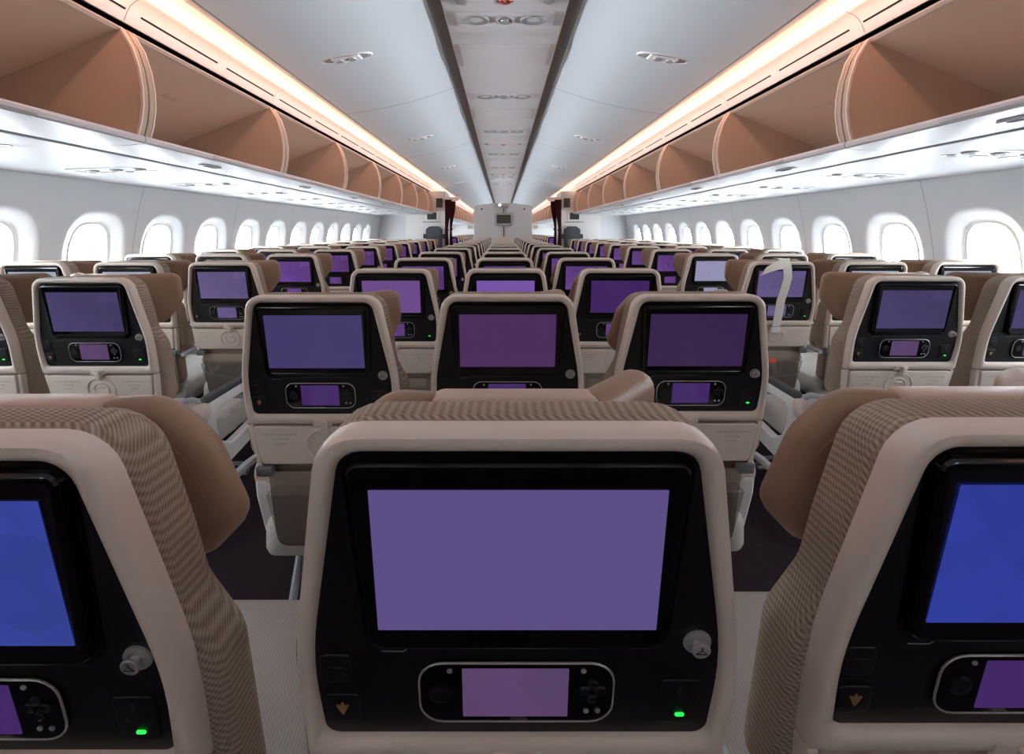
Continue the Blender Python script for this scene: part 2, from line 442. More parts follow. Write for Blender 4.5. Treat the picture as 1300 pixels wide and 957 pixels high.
def set_screen(root, key, hand):
    for c in walk(root):
        n = c.name.split('.')[0]
        if n in ('screen', 'handset_screen'):
            c.material_slots[0].link = 'OBJECT'; c.material_slots[0].material = SCREENS[key if n == 'screen' else hand]

ORD = ['nearest', 'second', 'third', 'fourth', 'fifth', 'sixth', 'seventh', 'eighth', 'ninth', 'tenth', 'eleventh', 'twelfth', 'thirteenth', 'fourteenth', 'fifteenth', 'sixteenth']
PROTO = {}
def place_seat(key, args, loc, label, group, screen, hand):
    if key not in PROTO:
        o = make_seat('airline_seat', **args); PROTO[key] = o
        tag(o, label, 'airline seat', group); o.location = loc
    else:
        o = dup(PROTO[key], loc, label); o['group'] = group
    set_screen(o, screen, hand)
    return o

# centre block
CSCR = [('blue', 'slate violet', 'deep blue'), ('indigo', 'plum', 'dark plum'), ('lilac', 'bright lilac', 'deep purple')]
POS = ['left', 'middle', 'right']
CZ = .400
CJ = {(0, 0): (-.012, -.016), (0, 2): (.004, .008), (1, 0): (-.002, -.012), (1, 2): (.0, .006)}
for k in range(16):
    for c in range(3):
        full = k < 4
        sk = CSCR[k][c] if k < 3 else 'violet'
        dx, dy = CJ.get((k, c), (0, 0))
        wings = ('flat', 'flat') if (k == 0 and c == 0) else ('flat', 'fold')
        arms = [(2, 0), (1, 0), (1, 2)][c]
        hand = 'handset mauve' if (k, c) == (0, 1) else ('handset purple' if k < 2 else 'violet')
        row = 'nearest row' if k == 0 else f'{ORD[k]} row from the camera'
        label = f'{POS[c]} centre block seat, {row}, with {sk} screen'
        place_seat(('c', full, wings, c), dict(full=full, wings=wings, arms=arms), ((c-1)*.49+dx, CZ+k*PITCH+dy, 0), label,
                   'centre block seats', sk, hand)
# side blocks
for s, z0 in ((-1, 1.645), (1, 1.70)):
    side = 'left' if s < 0 else 'right'
    for k in range(10):
        for c in range(3):
            pos = ['aisle', 'middle', 'window'][c]
            full = k < 3
            sk = ['dusky violet', 'greyish violet', 'purple'][min(k, 2)]
            if s > 0 and c == 0 and k == 2: sk = 'pale lavender'
            if k >= 3: sk = 'violet'
            if (k == 1 and c > 0) or (k == 2 and c == 2): sk = 'painted glare'  # window reflections on these screens painted in as a pale glow
            arms = ((1, 2) if s < 0 else (2, 1)) if c == 0 else ((1, 0) if s < 0 else (0, 1))
            row = 'nearest row in view' if k == 0 else f'{ORD[k]} row in view'
            label = f'{pos} seat of the {side} block, {row}, {sk} screen, tan winged headrest'
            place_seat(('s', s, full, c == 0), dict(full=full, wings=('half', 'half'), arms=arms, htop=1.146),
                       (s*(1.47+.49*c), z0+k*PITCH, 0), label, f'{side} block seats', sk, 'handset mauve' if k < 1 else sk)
    # rows of the next cabin, seen beyond the curtains
    for k in range(9):
        label = f'aisle seat of the {side} block beyond the curtains, {"first" if k == 0 else ORD[k]} row there'
        place_seat(('s', s, False, True), {}, (s*1.47, 13.7+k*PITCH, 0), label, f'{side} seats beyond the curtains', 'violet', 'violet')

# ------------------------------------------------------------------ cabin shell
Y0, Y1 = -3.0, 24.0
WALLP = [(2.640, 1.627), (2.672, 1.50), (2.70, 1.35), (2.725, 1.18), (2.735, 1.0), (2.73, .80), (2.72, .55), (2.71, .30), (2.70, .08), (2.70, 0.0)]
def wx(z):
    for (xa, za), (xb, zb) in zip(WALLP, WALLP[1:]):
        if zb <= z <= za: return xa+(xb-xa)*(za-z)/(za-zb)
    return WALLP[0][0] if z > 1.6 else WALLP[-1][0]
WC = 1.115
NWIN = 48
ZT, ZB = 1.47, .76
def sup(a, w, h, p):
    c, s_ = cos(a), sin(a)
    r = (abs(c/(w/2))**p+abs(s_/(h/2))**p)**(-1/p)
    return r*c, r*s_
WIN_P = .628
nwin = 0
for s, wz0 in ((-1, 3.15), (1, 2.69)):
    side = 'left' if s < 0 else 'right'
    fW = lambda y, z, d, s=s: (s*(wx(z)+d), y, z)
    mb = MB()
    cells = []
    k = -9
    while wz0+k*WIN_P+WIN_P/2 < Y1:
        c = wz0+k*WIN_P
        if c > .2 and not (9.9 < c < 13.2 and abs(c-11.6) > .4): cells.append(c)
        k += 1
    # plain bands above and below, and blank stretches between window cells
    zs_top = [1.627, 1.55, ZT]; zs_bot = [ZB, .65, .55, .42, .30, .18, .08, 0.0]
    ys = [Y0]+sorted(sum(([c-WIN_P/2, c+WIN_P/2] for c in cells), []))+[Y1]
    def band(zl, ya, yb):
        for za, zb in zip(zl, zl[1:]): mb.quad(fW(ya, za, 0), fW(yb, za, 0), fW(yb, zb, 0), fW(ya, zb, 0))
    band(zs_top, Y0, Y1); band(zs_bot, Y0, Y1)
    prev = Y0
    for c in cells+[None]:
        a = (c-WIN_P/2) if c is not None else Y1
        if a-prev > 1e-3: band([ZT, 1.35, 1.18, 1.0, .85, ZB], prev, a)
        if c is not None: prev = c+WIN_P/2
    for c in cells:
        hw, h1, h0 = WIN_P/2, ZT-WC, ZB-WC
        rect = []
        for i in range(NWIN):
            a = 2*pi*i/NWIN+1e-4; ca, sa = cos(a), sin(a)
            t = min((hw/abs(ca)) if abs(ca) > 1e-6 else 9, (h1/sa) if sa > 1e-6 else ((h0/sa) if sa < -1e-6 else 9))
            rect.append([t*ca, t*sa])
        for (qx, qz) in ((hw, h1), (-hw, h1), (-hw, h0), (hw, h0)):
            j = min(range(NWIN), key=lambda i: (rect[i][0]-qx)**2+(rect[i][1]-qz)**2); rect[j] = [qx, qz]
        LP = [[fW(c+u, WC+v, 0) for u, v in rect]]
        for w, h, p, d in ((.50, .66, 2.7, .0), (.47, .63, 2.8, .004), (.44, .60, 2.9, .012), (.33, .51, 3.0, .045), (.315, .495, 3.0, .052)):
            LP.append([fW(c+u, WC+v, d) for u, v in (sup(2*pi*i/NWIN+1e-4, w, h, p) for i in range(NWIN))])
        mb.loops(LP, False, False)
    w_ = mb.build('wall_'+side, M_WALL, None, 45); struct(w_)
    # sidewall panel joints
    mb = MB()
    yy = cells[0]+WIN_P/2
    seams = [c+WIN_P/2 for i, c in enumerate(cells) if i % 2 == (0 if s < 0 else 1)]
    for yb in seams:
        for za, zb in zip([1.627, 1.55, 1.47, 1.35, 1.18, 1.0, .8, .6], [1.55, 1.47, 1.35, 1.18, 1.0, .8, .6, .3]):
            mb.quad(fW(yb-.0025, za, -.001), fW(yb+.0025, za, -.001), fW(yb+.0025, zb, -.001), fW(yb-.0025, zb, -.001))
    struct(mb.build('trim_sidewall_joint', M_SEAM))
    for c in cells:
        if c < -.5: pass
        nwin += 1
        mb = MB()
        L = []
        for w, h, d in ((.318, .498, .050), (.300, .482, .047), (.286, .468, .047), (.276, .460, .054), (.284, .466, .066)):
            L.append([fW(c+u, WC+v, d) for u, v in (sup(2*pi*i/NWIN, w, h, 3.0) for i in range(NWIN))])
        fr = struct(mb.loops(L, False, False).build(f'window_{nwin}', M_WHITE))
        MB().loops([[fW(c+u, WC+v, d) for u, v in (sup(2*pi*i/NWIN, .282, .464, 3.0) for i in range(NWIN))] for d in (.060, .063)]).build('window_pane', M_PANE, fr)

def strip(prof, name, m, s, ya=Y0, yb=Y1, n=1, ang=30):
    """cross-section profile of (x, z) points run along the cabin"""
    mb = MB()
    ys = [ya+(yb-ya)*i/n for i in range(n+1)]
    mb.loops([[(s*x, y, z) for x, z in prof] for y in ys], False, False, closed=False)
    return struct(mb.build(name, m, None, ang))
HZ = lambda h: H0+h
CEILP = [(.430, 1.246), (.47, 1.232), (.52, 1.214), (.60, 1.186), (.70, 1.153), (.83, 1.116), (1.0, 1.076), (1.175, 1.043), (1.30, 1.024), (1.372, 1.015)]
def ceil_h(x):
    for (xa, ha), (xb, hb) in zip(CEILP, CEILP[1:]):
        if xa <= x <= xb: return ha+(hb-ha)*(x-xa)/(xb-xa)
mbc = MB()
for s in (-1, 1):
    mbc.loops([[(s*x, y, HZ(h)) for x, h in [(.43, 1.36)]+CEILP+[(1.376, 1.05)]] for y in (Y0, Y1)], False, False, closed=False)
ce = struct(mbc.build('ceiling', M_CEIL, None, 40))
# seams across the ceiling panels
mb = MB()
for s in (-1, 1):
    y = 4.1 - 2*2.46
    while y < Y1:
        pr = CEILP
        for (xa, ha), (xb, hb) in zip(pr, pr[1:]):
            mb.quad((s*xa, y, HZ(ha)-.0012), (s*xb, y, HZ(hb)-.0012), (s*xb, y+.010, HZ(hb)-.0012), (s*xa, y+.010, HZ(ha)-.0012))
        y += 2.46
struct(mb.build('trim_ceiling_joint', M_SEAM))
# central service channel with the dark gaps beside it
strip([(-.345, HZ(1.30)), (-.345, HZ(1.232)), (-.338, HZ(1.226)), (-.2, HZ(1.222)), (0, HZ(1.22)), (.2, HZ(1.222)), (.338, HZ(1.226)), (.345, HZ(1.232)), (.345, HZ(1.30))], 'trim_service_channel', M_CHAN, 1)
for s in (-1, 1):
    strip([(.345, HZ(1.262)), (.43, HZ(1.262))], 'trim_channel_gap', M_GAPD, s)
    # ceiling edge, luminous cove, ledge and fascia
    strip([(1.376, HZ(1.050)), (1.384, HZ(1.050)), (1.386, HZ(1.016)), (1.40, HZ(1.016)), (1.446, HZ(1.034)), (1.446, HZ(1.06))], 'trim_ceiling_edge', M_CEIL, s)
    struct(strip([(1.446, HZ(1.034)), (1.478, HZ(1.016)), (1.500, HZ(.985)), (1.506, HZ(.958))], 'trim_cove_light', M_COVE, s))
    strip([(1.506, HZ(.958)), (1.47, HZ(.946)), (1.462, HZ(.952)), (1.455, HZ(.950)), (1.4535, HZ(.9445)), (1.458, HZ(.942)), (1.478, HZ(.938)), (1.500, HZ(.928)), (1.518, HZ(.911)), (1.532, HZ(.889)), (1.545, HZ(.853)), (1.549, HZ(.846)), (1.553, HZ(.852)), (1.60, HZ(.868))],
          'trim_fascia', M_FASC, s)
    strip([(1.60, HZ(.868)), (1.64, HZ(.86)), (1.64, HZ(.80))], 'trim_fascia_gap', M_DARK, s)
    # slots in the fascia, joints
    mb = MB(); mj = MB()
    off = 1.95 if s < 0 else 2.07
    k = -8
    def fpt(x, y, d=.0012):
        FP = [(1.458, .942), (1.478, .938), (1.500, .928), (1.518, .911), (1.532, .889), (1.545, .853)]
        for (xa, ha), (xb, hb) in zip(FP, FP[1:]):
            if xa <= x <= xb: h = ha+(hb-ha)*(x-xa)/(xb-xa)
        return (s*(x-d*.8), y, HZ(h)-d*.6)
    while off+k*.615 < Y1-.6:
        ya = off+k*.615+.03
        mb.quad(fpt(1.527, ya), fpt(1.527, ya+.535), fpt(1.5315, ya+.535), fpt(1.5315, ya))
        if k % 2 == 0:
            yj = off+k*.615-.04
            for xa, xb in ((1.459, 1.478), (1.478, 1.500), (1.500, 1.518), (1.518, 1.532), (1.532, 1.545)):
                mj.quad(fpt(xa, yj), fpt(xa, yj+.004), fpt(xb, yj+.004), fpt(xb, yj))
        k += 1
    struct(mb.build('trim_fascia_slot', M_DARK)); struct(mj.build('trim_fascia_joint', M_SEAM))
    # service panel run above the window seats
    strip([(1.80, HZ(.372)), (1.814, HZ(.368))], 'trim_bin_gap', M_DARK, s)
    strip([(1.812, HZ(.375)), (1.816, HZ(.354)), (1.86, HZ(.347)), (2.25, HZ(.342)), (2.60, HZ(.330)), (2.632, HZ(.322)), (2.636, HZ(.33)), (2.66, HZ(.345))], 'trim_service_run', M_BINW, s)
    strip([(2.66, HZ(.345)), (2.652, HZ(.322)), (2.640, HZ(.322))], 'trim_wall_gap', M_DGREY, s)
    # outer lining that closes the cabin
    strip([(2.64, HZ(.322)), (2.75, HZ(.36)), (2.70, HZ(.7)), (2.2, HZ(1.2)), (1.4, HZ(1.5)), (.6, HZ(1.62)), (0, HZ(1.64))], 'trim_outer_lining', M_HULL, s)
fl = MB().box(-2.75, 2.75, Y0, Y1, -.04, 0.0).build('floor', M_CARPET); struct(fl)
def endwall(y, name):
    pts = [(-2.55, 0), (2.55, 0), (2.74, 1.0), (2.64, 1.63), (2.74, 1.7), (2.2, HZ(1.2)), (1.4, HZ(1.5)), (0, HZ(1.64)), (-1.4, HZ(1.5)), (-2.2, HZ(1.2)), (-2.74, 1.7), (-2.64, 1.63), (-2.74, 1.0)]
    mb = MB().loops([[(x, yy, z) for x, z in pts] for yy in (y, y+.04)])
    return struct(mb.build(name, M_BULK))
endwall(Y1, 'wall_front'); endwall(Y0-.04, 'wall_rear')

# ------------------------------------------------------------------ overhead bins
def arc_pts(n=10):      # front curve of a bin, bottom lip to top edge
    P = [(1.492, .384), (1.478, .44), (1.470, .51), (1.473, .58), (1.487, .66), (1.515, .745), (1.565, .828)]
    return P
def make_bin(s, L):
    r = bpy.data.objects.new('overhead_bin', None); COL.objects.link(r); r.empty_display_size = .1
    F = arc_pts(); tw = .034
    cav = [(1.52, .392)] + [(x+.012, h) for x, h in F[1:-1]] + [(1.578, .815), (2.14, .585), (2.26, .50), (2.26, .41), (2.10, .40)]
    outr = F + [(2.17, .612), (2.30, .52), (2.30, .375), (2.10, .372), (1.80, .372)]
    P3 = lambda x, y, h: (s*x, y, h-.38)
    # body: inner cavity and both end walls
    mb = MB()
    roof = [(1.565, .828), (1.578, .815), (2.12, .590), (2.26, .50), (2.26, .41), (1.50, .390), (1.492, .384)]
    mb.loops([[P3(x, y, h) for x, h in roof] for y in (tw, L-tw)], False, False, closed=False)
    side = F + [(2.12, .590), (2.26, .50), (2.26, .41)]
    for (ya, yb) in ((.004, tw), (L-tw, L-.004)):
        mb.loops([[P3(x, y, h) for x, h in side] for y in (ya, yb)])
    body = mb.build('bin_body', M_BIN, r, 30)
    # pale rim following both end walls and the top edge
    mb = MB()
    for ya in (tw-.006, L-tw-.004):
        a = [[P3(x-.004, y, h), P3(x+.010, y, h)] for x, h in F for y in (ya,)]
        lp = []
        for x, h in F:
            lp.append([P3(x-.004, ya, h), P3(x-.004, ya+.0075, h), P3(x+.006, ya+.0075, h), P3(x+.006, ya, h)])
        mb.loops(lp)
    mb.loops([[P3(x, y, h) for x, h in ((1.560, .822), (1.572, .834), (1.584, .828), (1.574, .812))] for y in (.004, L-.004)])
    mb.build('bin_rim', M_BINRIM, r, 30)
    # lip along the bottom, with the handle moulding
    mb = MB().loops([[P3(x, y, h) for x, h in ((1.488, .390), (1.483, .378), (1.487, .366), (1.50, .360), (1.53, .375), (1.53, .390))] for y in (.003, L-.003)])
    mb.loops([[P3(x, y, h) for x, h in ((1.489, .387), (1.476, .379), (1.480, .370), (1.492, .364))] for y in (L*.5-.16, L*.5+.16)])
    mb.build('bin_lip', M_BINLIP, r)
    # glossy underside
    mb = MB().loops([[P3(x, y, h) for x, h in ((1.495, .3605), (1.55, .3535), (1.65, .350), (1.75, .352), (1.803, .362), (1.803, .385), (1.5, .385))] for y in (.0025, L-.0025)])
    mb.build('bin_underside', M_BINW, r, 30)
    f = lambda u, v, d: (s*(1.60+u), L/2+v, .3505-.38-d)
    lt = MB().slab(rrect(0, 0, .05, .16, .024), f, -.002, .006, .003).build('bin_latch', M_BINW, r)
    MB().slab(rrect(-.004, 0, .028, .10, .012), f, .005, .0072, .001).build('latch_recess', M_DARK, lt)
    # light lens in the roof of the bin
    g = lambda u, v, d: (s*(1.80+u*.92), L/2+v, .7275-.415*u-.38-d)
    MB().slab(rrect(0, 0, .05, .14, .024), g, -.002, .006, .003).build('bin_roof_fitting', M_BIN, r)
    return r
BINW_ = {}
for s, off in ((-1, 1.95), (1, 2.07)):
    side = 'left' if s < 0 else 'right'
    segs = [(off+1.23*k, 1.23) for k in range(-2, 6)]
    last = off+1.23*6; segs.append((last, 10.04-last if 10.04-last < 1.0 else .6))
    far = [(13.1+1.2*k, 1.2) for k in range(9)]
    for i, (y, L) in enumerate(segs+far):
        if i < len(segs): label = f'open tan overhead bin on the {side}, {ORD[i]} from the camera'
        else: label = f'tan overhead bin on the {side} beyond the curtains, {"first" if i == len(segs) else ORD[i-len(segs)]} in that run'
        key = (s, round(L, 3))
        if key not in BINW_:
            o = make_bin(s, L); BINW_[key] = o; o.location = (0, y, HZ(.38)); tag(o, label, 'overhead bin', f'{side} overhead bins')
        else:
            o = dup(BINW_[key], (0, y, HZ(.38)), label)
            o['group'] = f'{side} overhead bins'

# ------------------------------------------------------------------ passenger service units
def make_side_unit(s):
    r = bpy.data.objects.new('service_unit', None); COL.objects.link(r); r.empty_display_size = .1
    # plate lies on the run: local x from the wall side inwards
    f = lambda u, v, d: (s*u, v, -.0125*u/.35-d)
    pl = MB().slab(rrect(0, 0, .50, .20, .03), f, -.003, .004, .002).build('unit_plate', M_BINW, r)
    for i, u in enumerate((-.13, 0, .13)):
        g = lambda a, b, d, u=u: f(u+a, -.045+b, d)
        vt = MB().lathe([(.030, .003), (.030, .009), (.024, .014), (.018, .010), (.010, .010)], g, 18).build('air_nozzle', M_LENS, r)
        g = lambda a, b, d, u=u: f(u+a*1.1, .045+b, d)
        MB().lathe([(.032, .003), (.030, .007), (.026, .0045), (.012, .004)], g, 18).build('reading_light', M_LENS, r)
    MB().slab(rrect(.21, 0, .035, .11, .008), f, .003, .006, .001).build('sign_window', M_GREY, r)
    return r
for s, z0 in ((-1, 2.66), (1, 2.10)):
    side = 'left' if s < 0 else 'right'; pr = None
    for k in range(-1, 9):
        y = z0+k*PITCH
        if y > 9.9: continue
        label = f'white reading light and air vent panel under the {side} bins, {ORD[k+1]} from the camera'
        loc = (s*2.15, y, HZ(.3425))
        if pr is None: pr = make_side_unit(s); pr.location = loc; tag(pr, label, 'service panel', f'{side} service panels')
        else: dup(pr, loc, label)
def make_centre_unit():
    r = bpy.data.objects.new('ceiling_service_unit', None); COL.objects.link(r); r.empty_display_size = .1
    f = lambda u, v, d: (u, v, -d)
    pl = MB().slab(rrect(0, 0, .56, .19, .03), f, -.006, .003, .002).build('unit_plate', M_CHAN, r)
    for u in (-.165, .165):
        g = lambda a, b, d, u=u: f(u+a*1.35, b, d)
        MB().lathe([(.058, .002), (.054, .010), (.046, .008), (.030, .003), (.012, .002)], g, 24).build('reading_light', M_LENS, r)
    MB().lathe([(.052, .002), (.050, .010), (.042, .013), (.036, .008), (.026, .008), (.022, .016), (.014, .016)], f, 24).build('air_nozzle', M_LENS, r)
    return r
def make_sign_unit():
    r = bpy.data.objects.new('ceiling_sign_panel', None); COL.objects.link(r); r.empty_display_size = .1
    f = lambda u, v, d: (u, v, -d)
    MB().slab(rrect(0, 0, .42, .13, .012), f, -.006, .008, .003).build('sign_plate', M_CHAN, r)
    for u in (-.235, .235):
        MB().lathe([(.032, -.002), (.030, .008), (.020, .012)], lambda a, b, d, u=u: f(u+a, b, d), 18).build('air_nozzle', M_LENS, r)
    bar = MB().slab(rrect(0, .0, .085, .012, .002), f, .007, .0095).build('cigarette_mark', M_DINK, r)
    rg = [(.030*cos(a*pi/12), .026*sin(a*pi/12), -.0092) for a in range(24)]
    MB().tube(rg, .004, 6, True).tube([(-.02, -.018, -.0095), (.02, .018, -.0095)], .0035, 6).build('prohibition_ring', M_RED, r)
    return r
cu = None
for i, y in enumerate((1.16, 2.73, 4.29, 5.79, 7.50, 9.10, 10.7, 12.3)):
    label = f'ceiling panel with two reading lights and round vent, {ORD[i]} along the centre channel'
    loc = (0, y, HZ(1.2205))
    if cu is None: cu = make_centre_unit(); cu.location = loc; tag(cu, label, 'ceiling light panel', 'centre channel light panels')
    else: dup(cu, loc, label)
su = None
for i, y in enumerate((2.50, 6.66, 10.2)):
    label = f'ceiling panel with red no smoking symbol, {ORD[i]} along the centre channel'
    loc = (0, y, HZ(1.2205))
    if su is None: su = make_sign_unit(); su.location = loc; tag(su, label, 'sign', 'no smoking panels')
    else: dup(su, loc, label)
# access doors set in the channel between the light panels
ao = None
for i, y in enumerate((3.30, 4.95, 6.2, 8.2, 9.8, 11.4)):
    label = f'flat white access door in the ceiling channel, {ORD[i]} from the camera'
    if ao is None:
        ao = MB().slab(rrect(0, 0, .60, .40, .03), lambda u, v, d: (u, v, -d), -.004, .004, .003).build('ceiling_access_door', M_CHAN)
        tag(ao, label, 'access panel', 'ceiling access doors'); ao.location = (0, y, HZ(1.2205))
    else:
        o = ao.copy(); COL.objects.link(o); o.location = (0, y, HZ(1.2205)); o['label'] = label

# oval ceiling fittings
def make_oval(s):
    r = bpy.data.objects.new('ceiling_fitting', None); COL.objects.link(r); r.empty_display_size = .1
    f = lambda u, v, d: (s*u, v, -.17*u-d)
    e = [(.158*cos(2*pi*i/36), .058*sin(2*pi*i/36)) for i in range(36)]
    MB().loops([[f(u, v, d) for u, v in inset(e, i)] for i, d in ((-.004, -.004), (-.002, .003), (.004, .005), (.009, .002))], False, True).build('oval_rim', M_CHAN, r)
    MB().slab([(.140*cos(2*pi*i/36), .046*sin(2*pi*i/36)) for i in range(36)], f, .0015, .0028).build('dark_recess', M_GAPD, r)
    MB().slab(rpoly([(-.09, .038, .008), (-.085, -.038, .008), (.09, -.038, .008), (.085, .038, .008)]), f, .002, .012, .005).build('lens_bar', M_CHAN, r)
    for u in (-.035, .045):
        MB().lathe([(.026, .010), (.024, .018), (.012, .021)], lambda a, b, d, u=u: f(u+a, b, d), 18).build('lamp_lens', M_LENS, r)
    return r
for s in (-1, 1):
    side = 'left' if s < 0 else 'right'; pr = None
    for k in range(4):
        label = f'oval spotlight fitting in the {side} ceiling panel, {ORD[k]} from the camera'
        loc = (s*.985, 2.95+2.55*k, HZ(ceil_h(.985))-.001)
        if pr is None: pr = make_oval(s); pr.location = loc; tag(pr, label, 'ceiling light', f'{side} oval ceiling lights')
        else: dup(pr, loc, label)

# ------------------------------------------------------------------ front of the cabin: closets, curtains, partition, monitors
for s in (-1, 1):
    side = 'left' if s < 0 else 'right'
    fB = lambda x0, x1, y0, y1, z0, z1: MB().box(min(s*x0, s*x1), max(s*x0, s*x1), y0, y1, z0, z1)
    w = fB(1.235, 2.08, 10.10, 10.95, 0, HZ(.845)).build('wall_closet_'+side, M_BULK); struct(w)
    w = fB(2.08, 2.72, 10.30, 10.36, 0, HZ(.33)).build('wall_door_recess_'+side, M_WALL); struct(w)
    w = fB(2.08, 2.62, 10.105, 10.80, HZ(.322), HZ(.60)).build('trim_door_header_'+side, M_BULK); struct(w)
    # wall monitor
    o = thing('wall_monitor', f'small dark monitor set in the {side} closet wall below the bins', 'monitor', (s*1.52, 10.10, 1.615))
    f = lambda u, v, d: (u, -d, v)
    MB().slab(rrect(0, 0, .30, .21, .015), f, 0, .03, .006).build('monitor_case', M_BULK, o)
    MB().slab(rrect(0, .005, .20, .145, .004), f, .028, .032).build('monitor_screen', M_MON2, o)
    MB().slab(rrect(0, -.125, .40, .012, .003), f, 0, .02, .003).build('monitor_ledge', M_GREY, o)
    o = thing('wall_cabinet', f'small cabinet with grey glazed door high on the {side} closet wall', 'cabinet', (s*1.36, 10.10, 1.88))
    MB().slab(rrect(0, 0, .20, .30, .02), f, 0, .025, .006).build('cabinet_frame', M_BULK, o)
    MB().slab(rrect(0, .02, .14, .20, .008), f, .023, .027).build('cabinet_door', M_MON, o)
    # crew seat
    o = thing('crew_seat', f'charcoal crew jump seat against the {side} closet wall', 'jump seat', (s*1.47, 10.095, 0))
    MB().slab(rpoly([(-.17, 1.34, .05), (-.17, .55, .03), (.17, .55, .03), (.17, 1.34, .05), (.09, 1.40, .06), (-.09, 1.40, .06)]), f, .0, .09, .03, .005).build('crew_backrest', M_JUMP, o)
    MB().slab(rrect(0, .45, .40, .10, .03), f, .0, .36, .03, .005).build('crew_seat_pan', M_JUMP, o)
    MB().slab(rrect(0, .20, .30, .40, .03), f, .0, .12, .02, .005).build('crew_seat_base', M_GREY, o)
    for q in (-1, 1):
        MB().slab(rrect(q*.205, 1.19, .05, .10, .02), f, .0, .06, .015).build('harness_reel', M_DGREY, o)
    # exit door on the side wall
    # curtains with their rails
    for j, (yc, xa, xb, top) in enumerate(((9.98, 1.23, 1.085, 1.965), (11.04, 1.27, 1.105, 1.995))):
        which = 'nearer' if j == 0 else 'farther'
        mb = MB(); L = []
        N = 40; rows = [0, .06, .12, .18, .24, .28, .32, .36, .42, .5, .6, .8, 1.0]
        for t in rows:
            z = top-(top-.02)*t
            g = 1-.55*math.exp(-((t-.33)/.17)**2)-(.35 if t > .33 else 0)*(1-math.exp(-((t-.33)/.17)**2))
            loop = []
            for i in range(N+1):
                u = i/N; x = xa-(xa-xb)*u*g
                loop.append((s*x, yc+.022*g*sin(u*2*pi*4.5)+.0, z))
            back = [(x_, y_+.006, z_) for x_, y_, z_ in reversed(loop)]
            L.append(loop+back)
        mb.loops(L)
        c = mb.build('aisle_curtain', M_CURT, None, 60)
        tag(c, f'maroon curtain tied back on the {side} aisle, the {which} of its two', 'curtain', f'{side} aisle curtains')
        zt = top-(top-.02)*.33; g = .5
        tb = MB().loops([[(s*xx, yy, zz) for xx, yy in ((xa+.004, yc-.034), (xa-(xa-xb)*.54, yc-.034), (xa-(xa-xb)*.54, yc+.036), (xa+.004, yc+.036))] for zz in (zt-.02, zt+.02)], False, False)
        tb.build('tie_back', M_CURT, c)
        rl = fB(xa+.02, .90 if j == 0 else 1.04, yc-.035, yc+.035, top+.006, top+.05)
        rl = rl.build('curtain_rail', M_BINRIM); tag(rl, f'beige curtain rail across the {side} aisle, the {which} of the two', 'curtain rail')
# partition behind the centre block
pp = rpoly([(-.82, 2.02, .06), (-.82, 0, .0), (.82, 0, .0), (.82, 2.02, .06), (.3, 2.085, .5), (-.3, 2.085, .5)])
w = MB().slab(pp, lambda u, v, d: (u, 13.40-d, v), 0, .05, .01).build('wall_partition', M_BULK); struct(w)
o = thing('partition_monitor', 'large grey monitor mounted on a pole in front of the centre partition', 'monitor', (0.02, 13.34, 0))
f = lambda u, v, d: (u, -d, v)
MB().slab(rrect(0, 1.635, .50, .36, .02), f, .0, .06, .012).build('monitor_case', M_BINW, o)
MB().slab(rrect(0, 1.635, .40, .245, .004), f, .058, .063).build('monitor_screen', M_MON, o)
MB().slab(rrect(0, .99, .025, 1.92, .004), f, -.005, .02, .003).build('monitor_pole', M_GREY, o)
o = thing('ceiling_dome_light', 'round white dome light on top of the centre partition', 'ceiling light', (0, 13.2, 2.0))
MB().slab(rrect(0, .02, .36, .085, .04), f, -.14, .06, .02).build('dome_housing', M_BINW, o)
MB().lathe([(.035, .058), (.032, .07), (.015, .078)], lambda u, v, d: (-.09+u, -d, .02+v), 16).build('dome_lamp', mat('lit_lamp', (255, 255, 255), .3, emit=(255, 250, 240), estr=3), o)
for s in (-1, 1):
    o = thing('partition_speaker', f'small round grey speaker high on the {"left" if s < 0 else "right"} of the centre partition', 'speaker', (s*.60, 13.345, 1.92))
    MB().lathe([(.03, 0), (.03, .012), (.022, .014)], lambda u, v, d: (u, -d, v), 16).build('speaker_grille', M_GREY, o)
    MB().lathe([(.036, 0), (.034, .006)], lambda u, v, d: (u, -d, v), 16).build('speaker_rim', M_BULK, o)
    o = thing('distant_panel', f'small beige framed panel on the front wall of the {"left" if s < 0 else "right"} aisle', 'wall panel', (s*1.66, 23.99, 1.50))
    MB().slab(rrect(0, 0, .32, .24, .01), lambda u, v, d: (u, -d, v), 0, .03, .005).build('panel_frame', M_BULK, o)
    MB().slab(rrect(0, 0, .26, .18, .005), lambda u, v, d: (u, -d, v), .028, .033).build('panel_face', mat('beige_face', (170, 160, 140), .5), o)

# ------------------------------------------------------------------ wrapped strap over the second right aisle seat
SY = 1.70+PITCH; SX = 1.47
o = thing('wrapped_strap', 'silvery wrapped strap draped over the second right aisle seat', 'strap', (SX, SY, 0))
def ribbon(path, w, name, m, parent, th=.002):
    mb = MB(); L = []
    for i, p in enumerate(path):
        x, y, z, a = p
        L.append([(x-w/2*cos(a), y, z-w/2*sin(a)), (x+w/2*cos(a), y-.001, z+w/2*sin(a)), (x+w/2*cos(a), y-th-.001, z+w/2*sin(a)), (x-w/2*cos(a), y-th, z-w/2*sin(a))])
    mb.loops(L); return mb.build(name, m, parent, 60)
by = lambda z: (ZS-z)*T
ribbon([(.015, .08, 1.156, 0), (.010, .02, 1.157, 0), (.006, -.022, 1.152, .05), (.012, by(1.12)-.024, 1.12, .05), (.022, by(1.06)-.027, 1.06, .02), (.016, by(1.0)-.024, 1.0, -.04), (.004, by(.93)-.022, .93, -.06), (.002, by(.87)-.024, .87, 0), (-.002, by(.82)-.026, .82, .04), (-.006, by(.79)-.030, .79, .05)], .044, 'strap_tail', M_STRAP, o)
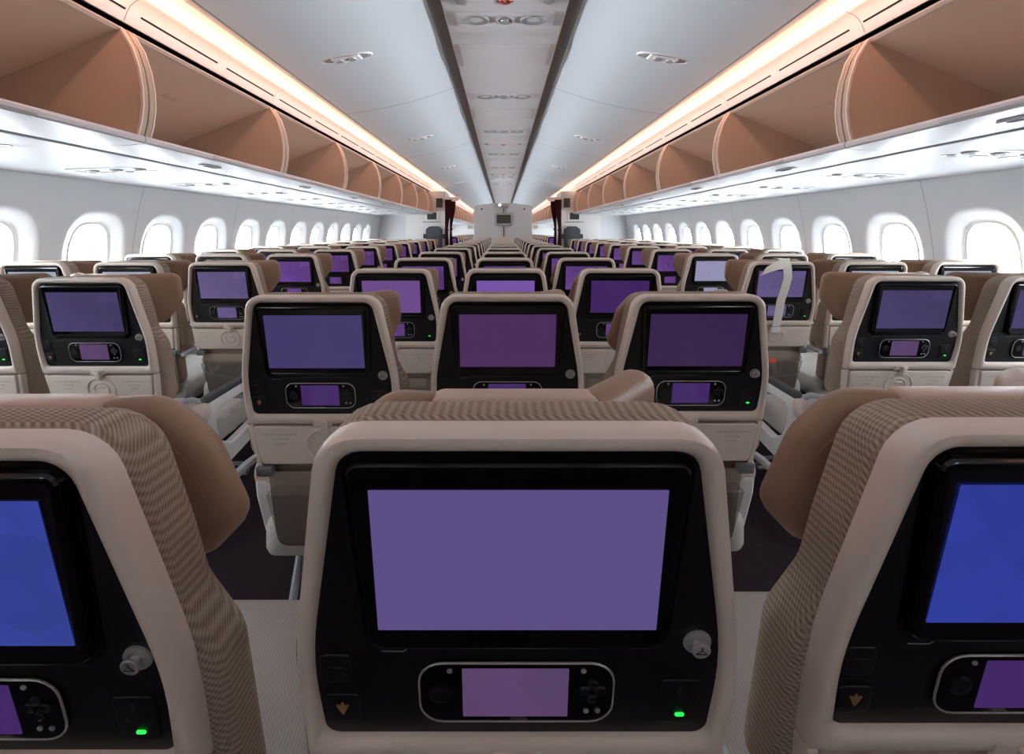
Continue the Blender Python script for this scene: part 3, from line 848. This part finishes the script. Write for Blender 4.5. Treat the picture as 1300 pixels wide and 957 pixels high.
ribbon([(.02, by(1.135)-.022, 1.135, 1.45), (-.03, by(1.13)-.026, 1.128, 1.35), (-.075, by(1.11)-.032, 1.112, 1.15), (-.115, by(1.09)-.034, 1.092, .95)], .055, 'strap_flap', M_STRAP, o)
MB().slab(rrect(-.006, .770, .050, .030, .006), lambda u, v, d: (u, by(v)-.024-d, v), 0, .012, .003).build('strap_buckle', M_WHITE, o)
o = MB().slab(rrect(0, 0, .05, .022, .006), lambda u, v, d: (u, -d, v), 0, .004, .001).build('orange_label', M_ORANGE)
o.location = (SX-.02, SY+by(.61)-.052, .60)
tag(o, 'small orange label in the pocket film of the second right aisle seat', 'label')

# ------------------------------------------------------------------ light, world, camera
w = bpy.data.worlds.new('overcast_daylight'); S.world = w; w.use_nodes = True
bg = w.node_tree.nodes['Background']; bg.inputs[0].default_value = (.93, .97, 1.0, 1); bg.inputs[1].default_value = 28.0
for s in (-1, 1):
    l = bpy.data.lights.new('window_portal', 'AREA'); l.shape = 'RECTANGLE'; l.size = Y1-Y0; l.size_y = .56
    l.cycles.is_portal = True
    lo = bpy.data.objects.new('window_portal', l); COL.objects.link(lo)
    lo.location = (s*2.83, (Y0+Y1)/2, WC); lo.rotation_euler = (pi/2, 0, s*pi/2)
def led(name, s, x, h, dx, dz, w, power, rgb, spread=180):
    l = bpy.data.lights.new(name, 'AREA'); l.shape = 'RECTANGLE'; l.size = Y1-Y0-.1; l.size_y = w; l.energy = power; l.spread = radians(spread); l.color = lin(rgb)[:3]
    o = bpy.data.objects.new(name, l); COL.objects.link(o); o.location = (s*x, (Y0+Y1)/2, HZ(h))
    from mathutils import Matrix, Vector
    z = -Vector((s*dx, 0, dz)).normalized(); X = Vector((0, 1, 0)); y = z.cross(X)
    o.rotation_euler = Matrix((X, y, z)).transposed().to_euler()
for s in (-1, 1):
    led('cove_led_warm', s, 1.449, .941, .78, -.62, .008, 24, (255, 188, 158))
    led('cove_led_white', s, 1.440, .975, -.9965, .084, .012, 38, (236, 244, 255), 17)
cam = bpy.data.cameras.new('camera'); co = bpy.data.objects.new('camera', cam); COL.objects.link(co)
cam.sensor_fit = 'HORIZONTAL'; cam.sensor_width = 36; cam.lens = 36*600/1300
cam.shift_x = 12/1300; cam.shift_y = -185.5/1300
cam.clip_start = .02; cam.clip_end = 200
co.location = (-.013, 0, H0); co.rotation_euler = (pi/2, 0, 0)
S.camera = co
S.view_settings.view_transform = 'Standard'; S.view_settings.look = 'None'
S.view_settings.exposure = .2; S.view_settings.gamma = 1; S.view_settings.use_curve_mapping = False
